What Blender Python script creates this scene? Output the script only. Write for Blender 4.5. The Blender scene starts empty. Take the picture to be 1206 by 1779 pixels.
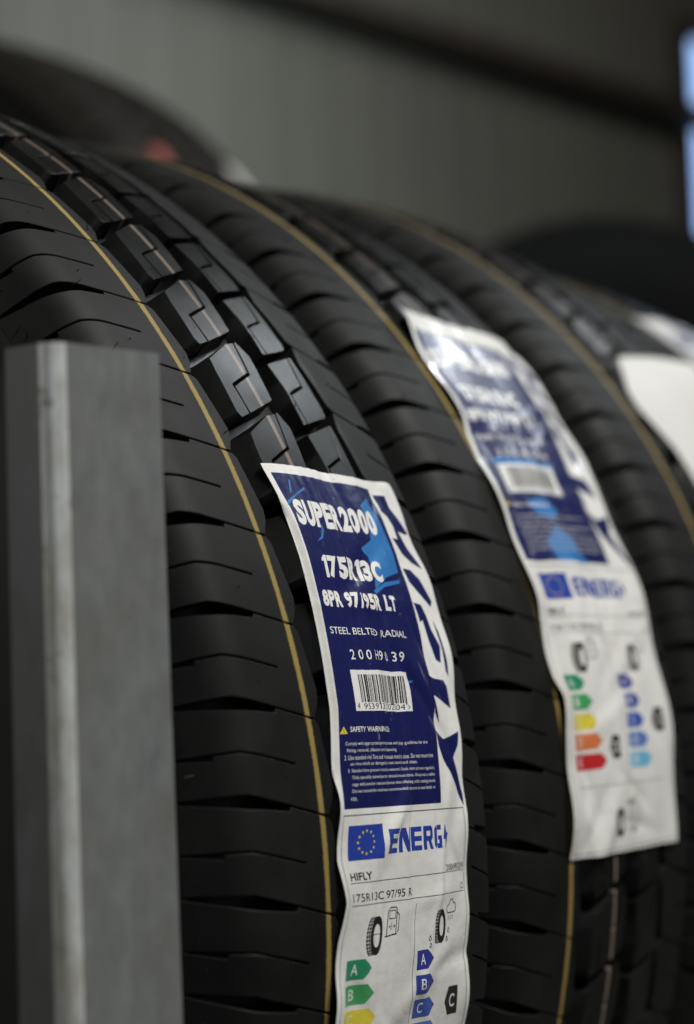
import bpy, bmesh, math, random
import numpy as np
from mathutils import Vector, Matrix
from mathutils.geometry import delaunay_2d_cdt

S = bpy.context.scene
COL = S.collection
RAD = math.radians

# ------------------------------------------------------------------ camera
cam_d = bpy.data.cameras.new('camera')
cam = bpy.data.objects.new('camera', cam_d)
COL.objects.link(cam)
R_ = Vector((0.53287, -0.845474, -0.034979)); U_ = Vector((-0.034196, -0.062818, 0.997439)); F_ = Vector((0.845506, 0.530309, 0.062386))
CAM = Vector((-0.52191, -0.63727, 0.0742))
cam.matrix_world = Matrix(((R_.x, U_.x, -F_.x, CAM.x), (R_.y, U_.y, -F_.y, CAM.y), (R_.z, U_.z, -F_.z, CAM.z), (0, 0, 0, 1)))
cam_d.sensor_fit = 'VERTICAL'
cam_d.sensor_height = 36.0
cam_d.sensor_width = 24.0
cam_d.lens = 75.08
cam_d.clip_start = 0.02
cam_d.clip_end = 60
cam_d.dof.use_dof = True
cam_d.dof.focus_distance = 0.655
cam_d.dof.aperture_fstop = 6.2
S.camera = cam

# ------------------------------------------------------------------ world + lamps
W = bpy.data.worlds.new('World')
S.world = W
W.use_nodes = True
W.node_tree.nodes['Background'].inputs[0].default_value = (0.75, 0.9, 1.0, 1)
W.node_tree.nodes['Background'].inputs[1].default_value = 0.008


def area(name, loc, target, sx, sy, power, col):
    d = bpy.data.lights.new(name, 'AREA')
    d.shape = 'RECTANGLE'; d.size = sx; d.size_y = sy; d.energy = power; d.color = col
    o = bpy.data.objects.new(name, d); COL.objects.link(o)
    o.location = loc
    o.rotation_euler = (Vector(target) - Vector(loc)).to_track_quat('-Z', 'Y').to_euler()
    return o


area('offscreen_lamp', (0.25, -1.45, 1.75), (0.1, -0.25, 0.05), 1.1, 0.35, 48.0, (1.0, 0.98, 0.925))
area('offscreen_lamp', (2.40, -0.42, 1.75), (0.3, -0.2, 0.1), 0.03, 0.16, 4.5, (0.90, 0.95, 1.0))  # small unseen light, added for glints on the second tyre's label
area('offscreen_lamp', (2.30, -0.75, 1.70), (0.2, -0.2, 0.1), 0.25, 0.9, 4.2, (0.88, 0.95, 1.0))  # broad unseen light, added to put gloss on the tread block tops
area('front_fill', (-2.0, -1.9, 0.6), (0.0, -0.3, 0.05), 1.0, 1.3, 3.2, (0.92, 0.97, 1.0))  # unseen fill added behind the camera, caught by the post's corner
area('side_fill', (-1.7, 1.0, 0.75), (-0.1, -0.2, 0.05), 1.0, 1.0, 4.6, (1.0, 0.98, 0.93))  # unseen soft light added at back left for the post's left face
area('wall_fill', (1.35, 0.40, 0.97), (1.85, 1.0, 0.60), 0.35, 0.12, 2.0, (0.80, 0.95, 1.0)).data.spread = RAD(110)  # unseen light added to brighten the middle of the wall

S.view_settings.view_transform = 'Standard'
S.view_settings.look = 'None'
S.view_settings.exposure = 0
S.view_settings.gamma = 1
S.view_settings.use_curve_mapping = False
S.cycles.use_denoising = True
S.cycles.max_bounces = 6
try:
    S.cycles.denoiser = 'OPENIMAGEDENOISE'
except Exception:
    pass

# ------------------------------------------------------------------ node helpers


def mat(name):
    m = bpy.data.materials.new(name); m.use_nodes = True
    nt = m.node_tree
    return m, nt, nt.nodes['Principled BSDF']


def nd(nt, t, **kw):
    n = nt.nodes.new(t)
    for k, v in kw.items():
        if k in n.inputs: n.inputs[k].default_value = v
        else: setattr(n, k, v)
    return n


def ramp(nt, src, stops):
    r = nt.nodes.new('ShaderNodeValToRGB')
    while len(r.color_ramp.elements) > len(stops): r.color_ramp.elements.remove(r.color_ramp.elements[-1])
    while len(r.color_ramp.elements) < len(stops): r.color_ramp.elements.new(0.5)
    for e, (p, c) in zip(r.color_ramp.elements, stops):
        e.position = p; e.color = (c, c, c, 1) if not isinstance(c, tuple) else (*c, 1)
    nt.links.new(src, r.inputs[0])
    return r.outputs[0]


def noise(nt, scale, detail=4, rough=0.55, coord='Object', vec=None):
    n = nd(nt, 'ShaderNodeTexNoise', Scale=scale, Detail=detail, Roughness=rough)
    if vec is None:
        tc = nt.nodes.new('ShaderNodeTexCoord'); vec = tc.outputs[coord]
    nt.links.new(vec, n.inputs['Vector'])
    return n.outputs['Fac']


def mix(nt, fac, a, b):
    m = nt.nodes.new('ShaderNodeMix'); m.data_type = 'RGBA'
    for sock, v in ((m.inputs[0], fac), (m.inputs[6], a), (m.inputs[7], b)):
        if hasattr(v, 'links'): nt.links.new(v, sock)
        elif isinstance(v, tuple): sock.default_value = (*v, 1)
        else: sock.default_value = v
    return m.outputs[2]


def math_(nt, op, a, b=0.0, clamp=False):
    m = nt.nodes.new('ShaderNodeMath'); m.operation = op; m.use_clamp = clamp
    for s, v in zip(m.inputs, (a, b)):
        if hasattr(v, 'links'): nt.links.new(v, s)
        else: s.default_value = v
    return m.outputs[0]


def bump(nt, bsdf, h, strength, dist):
    b = nd(nt, 'ShaderNodeBump', Strength=strength, Distance=dist)
    nt.links.new(h, b.inputs['Height']); nt.links.new(b.outputs[0], bsdf.inputs['Normal'])


def plain(name, col, rough=0.5, metal=0.0, spec=0.5, coat=0.0):
    m, nt, b = mat(name)
    b.inputs['Base Color'].default_value = (*col, 1); b.inputs['Roughness'].default_value = rough
    b.inputs['Metallic'].default_value = metal; b.inputs['Specular IOR Level'].default_value = spec
    if coat:
        b.inputs['Coat Weight'].default_value = coat; b.inputs['Coat Roughness'].default_value = 0.12
    return m


def rubber_mat():
    m, nt, b = mat('tyre rubber')
    uv = nt.nodes.new('ShaderNodeUVMap'); uv.uv_map = 'tread'
    sep = nt.nodes.new('ShaderNodeSeparateXYZ'); nt.links.new(uv.outputs[0], sep.inputs[0])
    s, top = sep.outputs[0], sep.outputs[1]
    tc = nt.nodes.new('ShaderNodeTexCoord')
    fine = noise(nt, 2600, 2, vec=tc.outputs['Object']); mid = noise(nt, 60, 5, vec=tc.outputs['Object'])
    wob = noise(nt, 90, 2, vec=tc.outputs['Object'])

    def line(centre, half):
        d = math_(nt, 'ABSOLUTE', math_(nt, 'SUBTRACT', s, centre))
        d = math_(nt, 'ADD', d, math_(nt, 'MULTIPLY', math_(nt, 'SUBTRACT', fine, 0.5), 0.014))
        d = math_(nt, 'ADD', d, math_(nt, 'MULTIPLY', math_(nt, 'SUBTRACT', wob, 0.5), 0.006))
        f = nd(nt, 'ShaderNodeMapRange')
        nt.links.new(d, f.inputs[0]); f.inputs[1].default_value = half - .0022; f.inputs[2].default_value = half + .0022
        f.inputs[3].default_value = 1; f.inputs[4].default_value = 0
        return math_(nt, 'MULTIPLY', math_(nt, 'MULTIPLY', f.outputs[0], top), 0.9)
    base = mix(nt, ramp(nt, mid, [(0.3, 0.0), (0.72, 1.0)]), (0.0048, 0.0051, 0.0051), (0.0084, 0.0088, 0.0086))
    smud = noise(nt, 22, 6, 0.65, vec=tc.outputs['Object'])
    base = mix(nt, math_(nt, 'MULTIPLY', ramp(nt, smud, [(0.46, 0.0), (0.72, 1.0)]), 0.55), base, (0.0155, 0.0158, 0.0152))
    speck = ramp(nt, noise(nt, 900, 3, 0.7, vec=tc.outputs['Object']), [(0.66, 0.0), (0.74, 1.0)])
    base = mix(nt, math_(nt, 'MULTIPLY', speck, 0.25), base, (0.05, 0.048, 0.042))
    base = mix(nt, line(0.0, 0.0108), base, (0.32, 0.235, 0.075))
    base = mix(nt, line(0.32, 0.0100), base, (0.20, 0.155, 0.125))
    nt.links.new(base, b.inputs['Base Color'])
    side = nd(nt, 'ShaderNodeMapRange'); nt.links.new(math_(nt, 'ABSOLUTE', math_(nt, 'SUBTRACT', s, .43)), side.inputs[0])
    side.inputs[1].default_value = .28; side.inputs[2].default_value = .36; side.inputs[3].default_value = 0.0; side.inputs[4].default_value = .24
    nt.links.new(math_(nt, 'ADD', ramp(nt, mid, [(0.25, 0.27), (0.75, 0.41)]), side.outputs[0]), b.inputs['Roughness'])
    b.inputs['Specular IOR Level'].default_value = 0.23
    bump(nt, b, math_(nt, 'ADD', fine, math_(nt, 'MULTIPLY', mid, 3.0)), 0.25, 0.00015)
    return m


def paper_mat():
    m, nt, b = mat('label paper')
    c = mix(nt, ramp(nt, noise(nt, 45, 5), [(0.42, 0.0), (0.72, 1.0)]), (0.80, 0.80, 0.79), (0.72, 0.71, 0.68))
    nt.links.new(c, b.inputs['Base Color'])
    b.inputs['Roughness'].default_value = 0.42
    b.inputs['Coat Weight'].default_value = 0.42; b.inputs['Coat Roughness'].default_value = 0.09
    b.inputs['Specular IOR Level'].default_value = 0.5
    bump(nt, b, noise(nt, 120, 5), 0.40, 0.0011)
    return m


def ink(name, col, rough=0.22, scratch=0.0):
    m, nt, b = mat(name)
    b.inputs['Roughness'].default_value = rough + .15
    b.inputs['Coat Weight'].default_value = 0.42; b.inputs['Coat Roughness'].default_value = 0.09
    if scratch:
        tc = nt.nodes.new('ShaderNodeTexCoord'); mp = nd(nt, 'ShaderNodeMapping'); mp.inputs['Scale'].default_value = (1, 1, 0.16)
        nt.links.new(tc.outputs['Object'], mp.inputs['Vector'])
        f = ramp(nt, noise(nt, 420, 5, 0.7, vec=mp.outputs[0]), [(0.66, 0.0), (0.74, 1.0)])
        nt.links.new(mix(nt, math_(nt, 'MULTIPLY', f, scratch), col, (0.5, 0.52, 0.6)), b.inputs['Base Color'])
    else:
        b.inputs['Base Color'].default_value = (*col, 1)
    bump(nt, b, noise(nt, 120, 5), 0.40, 0.0011)
    return m


def steel_mat():
    m, nt, b = mat('galvanised steel')
    tc = nt.nodes.new('ShaderNodeTexCoord')
    mp = nd(nt, 'ShaderNodeMapping'); mp.inputs['Scale'].default_value = (1, 1, 0.5); nt.links.new(tc.outputs['Object'], mp.inputs['Vector'])
    streak = noise(nt, 160, 6, 0.65, vec=mp.outputs[0]); blot = noise(nt, 45, 4, vec=tc.outputs['Object'])
    c = mix(nt, ramp(nt, streak, [(0.3, 0.0), (0.7, 1.0)]), (0.175, 0.188, 0.193), (0.225, 0.238, 0.242))
    c = mix(nt, math_(nt, 'MULTIPLY', ramp(nt, blot, [(0.45, 0.0), (0.7, 1.0)]), 0.45), c, (0.155, 0.15, 0.125))
    v = nd(nt, 'ShaderNodeTexVoronoi', Scale=62.0); nt.links.new(tc.outputs['Object'], v.inputs['Vector'])
    spots = math_(nt, 'MULTIPLY', ramp(nt, v.outputs['Distance'], [(0.06, 1.0), (0.13, 0.0)]), ramp(nt, noise(nt, 30, 2), [(0.5, 0.0), (0.58, 1.0)]))
    c = mix(nt, math_(nt, 'MULTIPLY', spots, 0.75), c, (0.05, 0.04, 0.03))
    nt.links.new(c, b.inputs['Base Color'])
    b.inputs['Metallic'].default_value = 0.2
    nt.links.new(ramp(nt, streak, [(0.3, 0.38), (0.7, 0.52)]), b.inputs['Roughness'])
    bump(nt, b, math_(nt, 'ADD', streak, blot), 0.10, 0.0003)
    return m


def corner_highlight_mat():
    m, nt, b = mat('zinc with painted highlight')
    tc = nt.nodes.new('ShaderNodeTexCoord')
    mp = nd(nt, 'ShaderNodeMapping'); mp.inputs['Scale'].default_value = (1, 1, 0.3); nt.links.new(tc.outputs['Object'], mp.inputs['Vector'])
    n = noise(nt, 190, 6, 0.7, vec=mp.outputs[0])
    c = mix(nt, ramp(nt, n, [(0.36, 1.0), (0.62, 0.0)]), (0.80, 0.84, 0.85), (0.52, 0.51, 0.46))  # pale colour paints in the highlight along the rounded corner
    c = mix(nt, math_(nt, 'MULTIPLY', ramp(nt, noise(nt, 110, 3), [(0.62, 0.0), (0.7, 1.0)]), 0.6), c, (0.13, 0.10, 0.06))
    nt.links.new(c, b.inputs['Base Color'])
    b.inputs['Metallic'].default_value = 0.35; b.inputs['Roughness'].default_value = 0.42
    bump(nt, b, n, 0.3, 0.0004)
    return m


RUB = rubber_mat()
PAPER = paper_mat()
BACKING = plain('label back paper', (0.66, 0.66, 0.65), 0.6, 0, 0.3)
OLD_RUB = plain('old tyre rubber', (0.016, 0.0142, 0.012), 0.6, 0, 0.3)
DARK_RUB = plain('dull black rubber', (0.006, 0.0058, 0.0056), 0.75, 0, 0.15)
BLACK_RUB = plain('sidewall rubber', (0.014, 0.0145, 0.0145), 0.55)
STEEL = steel_mat()
CORNER_HIGHLIGHT = corner_highlight_mat()
INK = {
    'navy': ink('navy ink', (0.010, 0.014, 0.092), 0.16, 0.5),
    'sky': ink('sky blue ink', (0.035, 0.19, 0.50), 0.18, 0.12),
    'white': ink('white ink', (0.80, 0.80, 0.79), 0.22),
    'royal': ink('royal blue ink', (0.022, 0.055, 0.36)),
    'black': ink('black ink', (0.012, 0.012, 0.014), 0.3),
    'grey': ink('grey ink', (0.10, 0.10, 0.105), 0.3),
    'yellow': ink('yellow ink', (0.72, 0.62, 0.06), 0.25),
    'green1': ink('deep green ink', (0.022, 0.27, 0.13), 0.25),
    'green2': ink('green ink', (0.06, 0.36, 0.12), 0.25),
    'orange': ink('orange ink', (0.70, 0.20, 0.07), 0.25),
    'red': ink('red ink', (0.55, 0.025, 0.03), 0.25),
    'b1': ink('indigo ink', (0.03, 0.04, 0.28), 0.25), 'b2': ink('dark blue ink', (0.03, 0.06, 0.33), 0.25),
    'b3': ink('blue ink', (0.045, 0.10, 0.42), 0.25), 'b4': ink('mid blue ink', (0.10, 0.20, 0.52), 0.25),
    'b5': ink('light blue ink', (0.17, 0.48, 0.72), 0.25),
}

# ------------------------------------------------------------------ object helpers


def put(name, me, parent=None):
    o = bpy.data.objects.new(name, me); COL.objects.link(o)
    if parent: o.parent = parent
    return o


def tag(o, label, cat=None, group=None, kind=None):
    if label: o['label'] = label
    if cat: o['category'] = cat
    if group: o['group'] = group
    if kind: o['kind'] = kind
    return o


def mesh_np(name, V, faces, mats, uv=None, fm=None, sharp=None):
    me = bpy.data.meshes.new(name)
    me.from_pydata([tuple(v) for v in V], [], faces)
    for m in mats: me.materials.append(m)
    if fm is not None: me.polygons.foreach_set('material_index', np.asarray(fm, dtype=np.int32))
    if uv is not None:
        l = me.uv_layers.new(name='tread')
        li = np.zeros(len(me.loops), dtype=np.int32); me.loops.foreach_get('vertex_index', li)
        l.data.foreach_set('uv', np.asarray(uv, dtype=np.float32)[li].ravel())
    me.polygons.foreach_set('use_smooth', np.ones(len(me.polygons), dtype=bool))
    if sharp: me.set_sharp_from_angle(angle=RAD(sharp))
    me.update()
    return me


# ------------------------------------------------------------------ tyre profile
# lateral coordinate v in mm (0 = the yellow line, 38 = middle of the tread), radius in mm
VC, RC = 38.0, 300.3


def crown(v):
    return RC - 4.5 * ((v - VC) / 67.0) ** 2


def _profile():
    pts = []
    for sgn in (-1, 1):
        side = []
        vcor = VC + sgn * 68.0
        p0 = np.array((VC + sgn * 60.0, crown(VC + sgn * 60.0))); p1 = np.array((vcor, crown(vcor)))
        p2 = p1 + np.array((sgn * 4.2, -7.6))
        for t in np.linspace(0, 1, 13): side.append((1 - t) ** 2 * p0 + 2 * t * (1 - t) * p1 + t * t * p2)
        q = p2
        for k in range(1, 6): side.append(q + np.array((sgn * 6.3, -12.2)) * k / 5)
        inner = [np.array((v, crown(v))) for v in (np.linspace(VC, VC + sgn * 59, 30))]
        pts.append(inner + side)
    L = pts[0][::-1] + pts[1][1:]
    return np.array(L)


PROF = _profile()
_d = np.r_[0, np.cumsum(np.hypot(*np.diff(PROF, axis=0).T))]
_mid = len(PROF) // 2
PS = _d - _d[int(np.argmin(np.abs(PROF[:, 0] - VC)))] + VC
_t = np.gradient(PROF, axis=0); _t /= np.linalg.norm(_t, axis=1)[:, None]
PN = np.stack([-_t[:, 1], _t[:, 0]], 1)
S0, S1 = PS[0], PS[-1]          # the two shoulder ridges


def prof(s):
    s = np.clip(s, S0, S1)
    v = np.interp(s, PS, PROF[:, 0]); r = np.interp(s, PS, PROF[:, 1])
    n = np.stack([np.interp(s, PS, PN[:, 0]), np.interp(s, PS, PN[:, 1])], -1)
    n /= np.linalg.norm(n, axis=-1)[..., None]
    return v, r, n


def to3(deg, s, h):
    """tread point: angle in degrees from the front, lateral arc length s (mm), height h (mm) -> metres, tyre centre at z=0.3"""
    v, r, n = prof(np.asarray(s, float))
    v = v + n[..., 0] * h; r = (r + n[..., 1] * h)
    a = np.radians(deg)
    return np.stack([v, -r * np.cos(a), r * np.sin(a) + 300.0], -1) / 1000


NP = 66
PD = 360.0 / NP
MMD = 5.236     # mm per degree


def depth(s):
    s = np.asarray(s, float)
    lo = np.interp(s, [S0, -34, -20, 96, 110, S1], [3.2, 4.0, 7.2, 7.2, 4.0, 3.2])
    return lo


def resample(P, D, step=2.4):
    out, dr = [], []
    n = len(P)
    for i in range(n):
        a, b = np.array(P[i], float), np.array(P[(i + 1) % n], float)
        da, db = np.array(D[i], float), np.array(D[(i + 1) % n], float)
        k = max(1, int(math.ceil(np.linalg.norm(b - a) / step)))
        for j in range(k):
            out.append(a + (b - a) * j / k); dr.append(da + (db - da) * j / k)
    return np.array(out), np.array(dr)


def inset(P, d):
    a = np.roll(P, 1, 0); b = np.roll(P, -1, 0)
    e1 = P - a; e2 = b - P
    e1 /= np.linalg.norm(e1, axis=1)[:, None]; e2 /= np.linalg.norm(e2, axis=1)[:, None]
    n1 = np.stack([-e1[:, 1], e1[:, 0]], 1); n2 = np.stack([-e2[:, 1], e2[:, 0]], 1)
    m = n1 + n2
    k = np.maximum(1 + (n1 * n2).sum(1), 0.35)
    return P + m * (d / k)[:, None]


def inside(poly, q):
    x, y = q; c = False; n = len(poly)
    for i in range(n):
        x1, y1 = poly[i]; x2, y2 = poly[i - 1]
        if (y1 > y) != (y2 > y) and x < (x2 - x1) * (y - y1) / (y2 - y1) + x1: c = not c
    return c


class TreadBuilder:
    def __init__(s): s.V, s.F, s.UV, s.n = [], [], [], 0

    def add(s, deg, sl, h, faces, top):
        s.V.append(to3(deg, sl, h)); s.UV.append(np.stack([np.asarray(sl) / 100, np.full(len(sl), 1.0) * top], 1))
        s.F += [tuple(i + s.n for i in f) for f in faces]; s.n += len(sl)


def block_template(pts, bev=0.2):
    """pts: (deg, s, ddeg_mm, ds) ; returns u(mm), s, h, faces, top"""
    P = np.array([(p[0] * MMD, p[1]) for p in pts], float); D = np.array([(p[2], p[3]) if len(p) > 2 else (0, 0) for p in pts], float)
    area2 = sum(P[i - 1, 0] * P[i, 1] - P[i, 0] * P[i - 1, 1] for i in range(len(P)))
    if area2 < 0: P, D = P[::-1].copy(), D[::-1].copy()
    P, D = resample(P, D)
    I = inset(P, bev)
    n = len(P)
    lo, hi = P.min(0), P.max(0)
    grid = []
    y = lo[1] + 0.9
    while y < hi[1]:
        x = lo[0] + 1.1
        while x < hi[0]:
            if inside(I, (x, y)):
                dmin = np.min(np.hypot(*(I - np.array((x, y))).T))
                if dmin > 1.0: grid.append((x, y))
            x += 3.4
        y += 2.2
    verts = [Vector(p) for p in I] + [Vector(g) for g in grid]
    r = delaunay_2d_cdt(verts, [(i, (i + 1) % n) for i in range(n)], [], 1, 1e-4)
    cv = np.array([tuple(v) for v in r[0]]); cf = [tuple(f) for f in r[2]]
    key = {(round(p[0], 3), round(p[1], 3)): i for i, p in enumerate(cv)}
    ring = []
    for p in I:
        k = key.get((round(p[0], 3), round(p[1], 3)))
        if k is None: k = int(np.argmin(np.hypot(*(cv - p).T)))
        ring.append(k)
    m = len(cv)
    B = P + D
    U = np.r_[cv[:, 0], P[:, 0], B[:, 0]]; Sx = np.r_[cv[:, 1], P[:, 1], B[:, 1]]
    dB = depth(B[:, 1]) + 0.6
    H = np.r_[np.zeros(m), np.full(n, -bev * 0.8), -dB]
    top = np.r_[np.ones(m), np.full(n, 1.0), np.zeros(n)]
    F = list(cf)
    for i in range(n):
        j = (i + 1) % n
        F.append((ring[j], ring[i], m + i, m + j))
        F.append((m + j, m + i, m + n + i, m + n + j))
    return U, Sx, H, F, top


def left_u(v, v0=3.2):
    return v


sL = S0 + 0.01
SHL = [(0, 3.2, 0, 1.2), (.86, -13.5, 0, 0), (1.3, -22, 0, 0), (1.74, -30, 0, 0), (1.80, -38, 0, 0), (1.82, sL, 0, 0),
       (4.12, sL, 0, 0), (3.80, -38.3, 0, 0), (4.07, -38.0, 0, 0), (4.02, -30, 0, 0), (2.97, -9.0, 0, 0),
       (3.09, -8.8, 0, 0), (4.15, -30, 0, 0), (4.2, -38, 0, 0), (4.22, sL, 0, 0),
       (PD + 1.66, sL, 0, 0), (PD + 1.25, -39, -.4, 0), (PD + .93, -30, -.6, 0), (PD + .52, -14.2, -.4, 0), (PD + .75, -13.6, 0, 0), (PD - .14, 3.2, 0, 1.2),
       (PD - .45, 4.6, 0, 1.5), (3.1, 5.8, 0, 1.5), (1.55, 7.0, 0, 1.6), (.85, 6.0, 0, 1.6)]


def reflect(v):
    if v >= -30: return 77.5 - (v - 3.2) * 0.84
    return 105.4 + (-30 - v) * (S1 - 0.01 - 105.4) / (-30 - sL)


SHR = [(3.95 - p[0] + PD, reflect(p[1]), -p[2], -p[3]) for p in SHL]
A1 = [(1.36, 17.5, 0.3, -4.8), (2.74, 31.3, .3, 0), (2.94, 36.6, .3, 0), (.52, 34.3, 0, 0), (-.53, 21.9, 0, 0), (-2.72, 22.5, 0, 0),
      (-3.05, 17.2, -.6, -2.5), (-2.6, 15.9, -1.2, -4.6), (.45, 16.7, 0, -5.6)]
A2 = [(3.00, 37.3, .3, 0), (3.10, 38.6, .3, .5), (1.98, 41.8, .5, 2.0), (1.09, 41.3, 0, 2.0), (-1.49, 39.6, -.4, 1.4), (-2.68, 23.2, -.6, 0),
      (-.66, 22.6, 0, 0), (.39, 35.0, 0, 0)]
B1 = [(1.62, 50.6, .3, -2.4), (2.60, 67.0, .3, 0), (.24, 64.5, 0, 0), (-.60, 53.7, 0, 0), (-2.98, 54.2, -.4, 0), (-3.08, 51.9, -.6, -1.8), (-.67, 52.2, 0, -3.0)]
B2 = [(2.65, 67.7, .3, 0), (2.68, 70.0, .3, 1.2), (-1.6, 70.4, 0, 1.2), (-2.16, 69.5, -.4, .8), (-2.95, 54.9, -.4, 0), (-.73, 54.4, 0, 0), (.11, 65.2, 0, 0)]


def build_tread():
    rng = random.Random(4)
    tb = TreadBuilder()
    for T in (SHL, SHR, A1, A2, B1, B2):
        U, Sx, H, F, top = block_template(T)
        for k in range(NP):
            tb.add(U / MMD + k * PD, Sx, H, F, top)
    # groove floor
    ss = np.r_[np.linspace(S0, -22, 14), np.linspace(-18, 94, 30), np.linspace(98, S1, 14)]
    nn = 264
    g = []
    for i in range(nn):
        tb.V.append(to3(np.full(len(ss), 360.0 * i / nn), ss, -depth(ss))); tb.UV.append(np.stack([ss / 100, np.zeros(len(ss))], 1))
    b = tb.n; m = len(ss)
    for i in range(nn):
        j = (i + 1) % nn
        for k in range(m - 1):
            tb.F.append((b + i * m + k, b + i * m + k + 1, b + j * m + k + 1, b + j * m + k))
    tb.n += nn * m
    # moulding hairs
    for k in range(NP):
        spots = [(-1.9 + rng.uniform(-.3, .3), 20.0), (1.2, 4.0 + rng.uniform(-.3, .4)), (1.25 + rng.uniform(-.3, .4), -25 + rng.uniform(-2, 2)), (3.2, -44),
                 (-1.6, 52.6), (2.4, -16 + rng.uniform(-3, 3)), (1.0, 88 + rng.uniform(-3, 3)), (.2, -46 + rng.uniform(-2, 2)), (4.9, -46.5)]
        for d, s in spots:
            if rng.random() < 0.25: continue
            L = rng.choice((0.5, 0.8, 0.9, 1.6, 3.2)); r = 0.26
            dd, ds = rng.uniform(-.25, .25) * L, rng.uniform(-.9, .9) * L
            dg = [d + k * PD + r / MMD * math.cos(q) for q in (0, 2.09, 4.19)] + [d + k * PD + dd / MMD + r * .45 / MMD * math.cos(q) for q in (0, 2.09, 4.19)]
            sl = [s + r * math.sin(q) for q in (0, 2.09, 4.19)] + [s + ds + r * .45 * math.sin(q) for q in (0, 2.09, 4.19)]
            tb.add(np.array(dg), np.array(sl), np.array([-.3] * 3 + [L * .8] * 3), [(0, 1, 4, 3), (1, 2, 5, 4), (2, 0, 3, 5), (3, 4, 5)], 0)
    return mesh_np('tread', np.concatenate(tb.V), tb.F, [RUB], np.concatenate(tb.UV), None, 32)


def build_sidewall(sgn):
    e = PROF[0] if sgn < 0 else PROF[-1]
    c = VC
    half = abs(e[0] - c)
    P = [(half - 2.5, e[1] + 1.5), (half - 1.6, e[1] - 1.2), (half - 1.2, e[1] - 5), (half + 1.5, e[1] - 9), (half + 3.5, 258), (half + 5.2, 246), (half + 5.6, 236), (half + 5.0, 224),
         (half + 3.6, 214), (half + 3.9, 212.5), (half + 3.2, 210), (half, 201), (half - 5, 193), (half - 12, 185), (half - 18, 179), (half - 19, 174), (half - 22, 169.5), (half - 30, 166),
         (half - 36, 166.5), (half - 34, 175), (half - 22, 190), (half - 10, 208), (half - 6, 230), (half - 8, 252), (half - 14, 270), (half - 30, 284), (0, 287)]
    n = 144; V = []; F = []
    for i in range(n):
        a = 2 * math.pi * i / n
        for x, r in P: V.append(((c + sgn * x) / 1000, -r * math.cos(a) / 1000, r * math.sin(a) / 1000 + .3))
    m = len(P)
    for i in range(n):
        j = (i + 1) % n
        for k in range(m - 1):
            f = (i * m + k, i * m + k + 1, j * m + k + 1, j * m + k)
            F.append(f if sgn > 0 else f[::-1])
    return mesh_np('sidewall', V, F, [BLACK_RUB], None, None, 50)


TREAD = build_tread()
WALLS = (build_sidewall(-1), build_sidewall(1))


def tyre(centre, axis, phase, label, scale=1.0, group=None):
    """centre of the tyre axle at v=0 plane; phase in degrees of the tread about the axle"""
    a = Vector(axis).normalized(); z = Vector((0, 0, 1)); z = (z - a * a.dot(z)).normalized(); y = z.cross(a)
    root = bpy.data.objects.new('tyre', None); COL.objects.link(root)
    root.empty_display_size = 0.05
    c = Vector(centre) - z * 0.3 * scale
    M = Matrix(((a.x, y.x, z.x, c.x), (a.y, y.y, z.y, c.y), (a.z, y.z, z.z, c.z), (0, 0, 0, 1)))
    root.matrix_world = M @ Matrix.Scale(scale, 4)
    tag(root, label, 'tyre', group or 'tyres standing in a row')
    o = put('tread', TREAD, root)
    rot = Matrix.Rotation(RAD(-phase), 4, 'X')
    o.matrix_local = Matrix.Translation((0, 0, .3)) @ rot @ Matrix.Translation((0, 0, -.3))
    for w in WALLS: put('sidewall', w, root)
    return root


OFF = -23.5    # label angles below are measured in the picture frame; this turns them into tyre angles
T1 = tyre((0, 0, 0), (1, 0, 0), 1.05 + OFF, 'black tyre nearest the steel post, with the sharp blue and white energy label')
T2 = tyre((0.17917, 0.00564, 0.00251), (0.99927, -0.03182, -0.02135), 0.30 + OFF, 'second black tyre from the steel post, its whole label with red and green arrows showing')
T3 = tyre((0.36125, 0.01253, 0.01091), (0.99992, -0.00838, 0.00949), 0.90 + OFF, 'third black tyre from the steel post, with a peeled blank white label')
T4 = tyre((0.5440, 0.010, 0.000), (0.9999, -0.005, 0.0), 0.0 + OFF, 'farthest tyre of the front row, mostly hidden, with a blurred purplish label')

# ------------------------------------------------------------------ labels


def smooth(x, a, b):
    t = np.clip((np.asarray(x, float) - a) / (b - a), 0, 1)
    return t * t * (3 - 2 * t)


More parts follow.
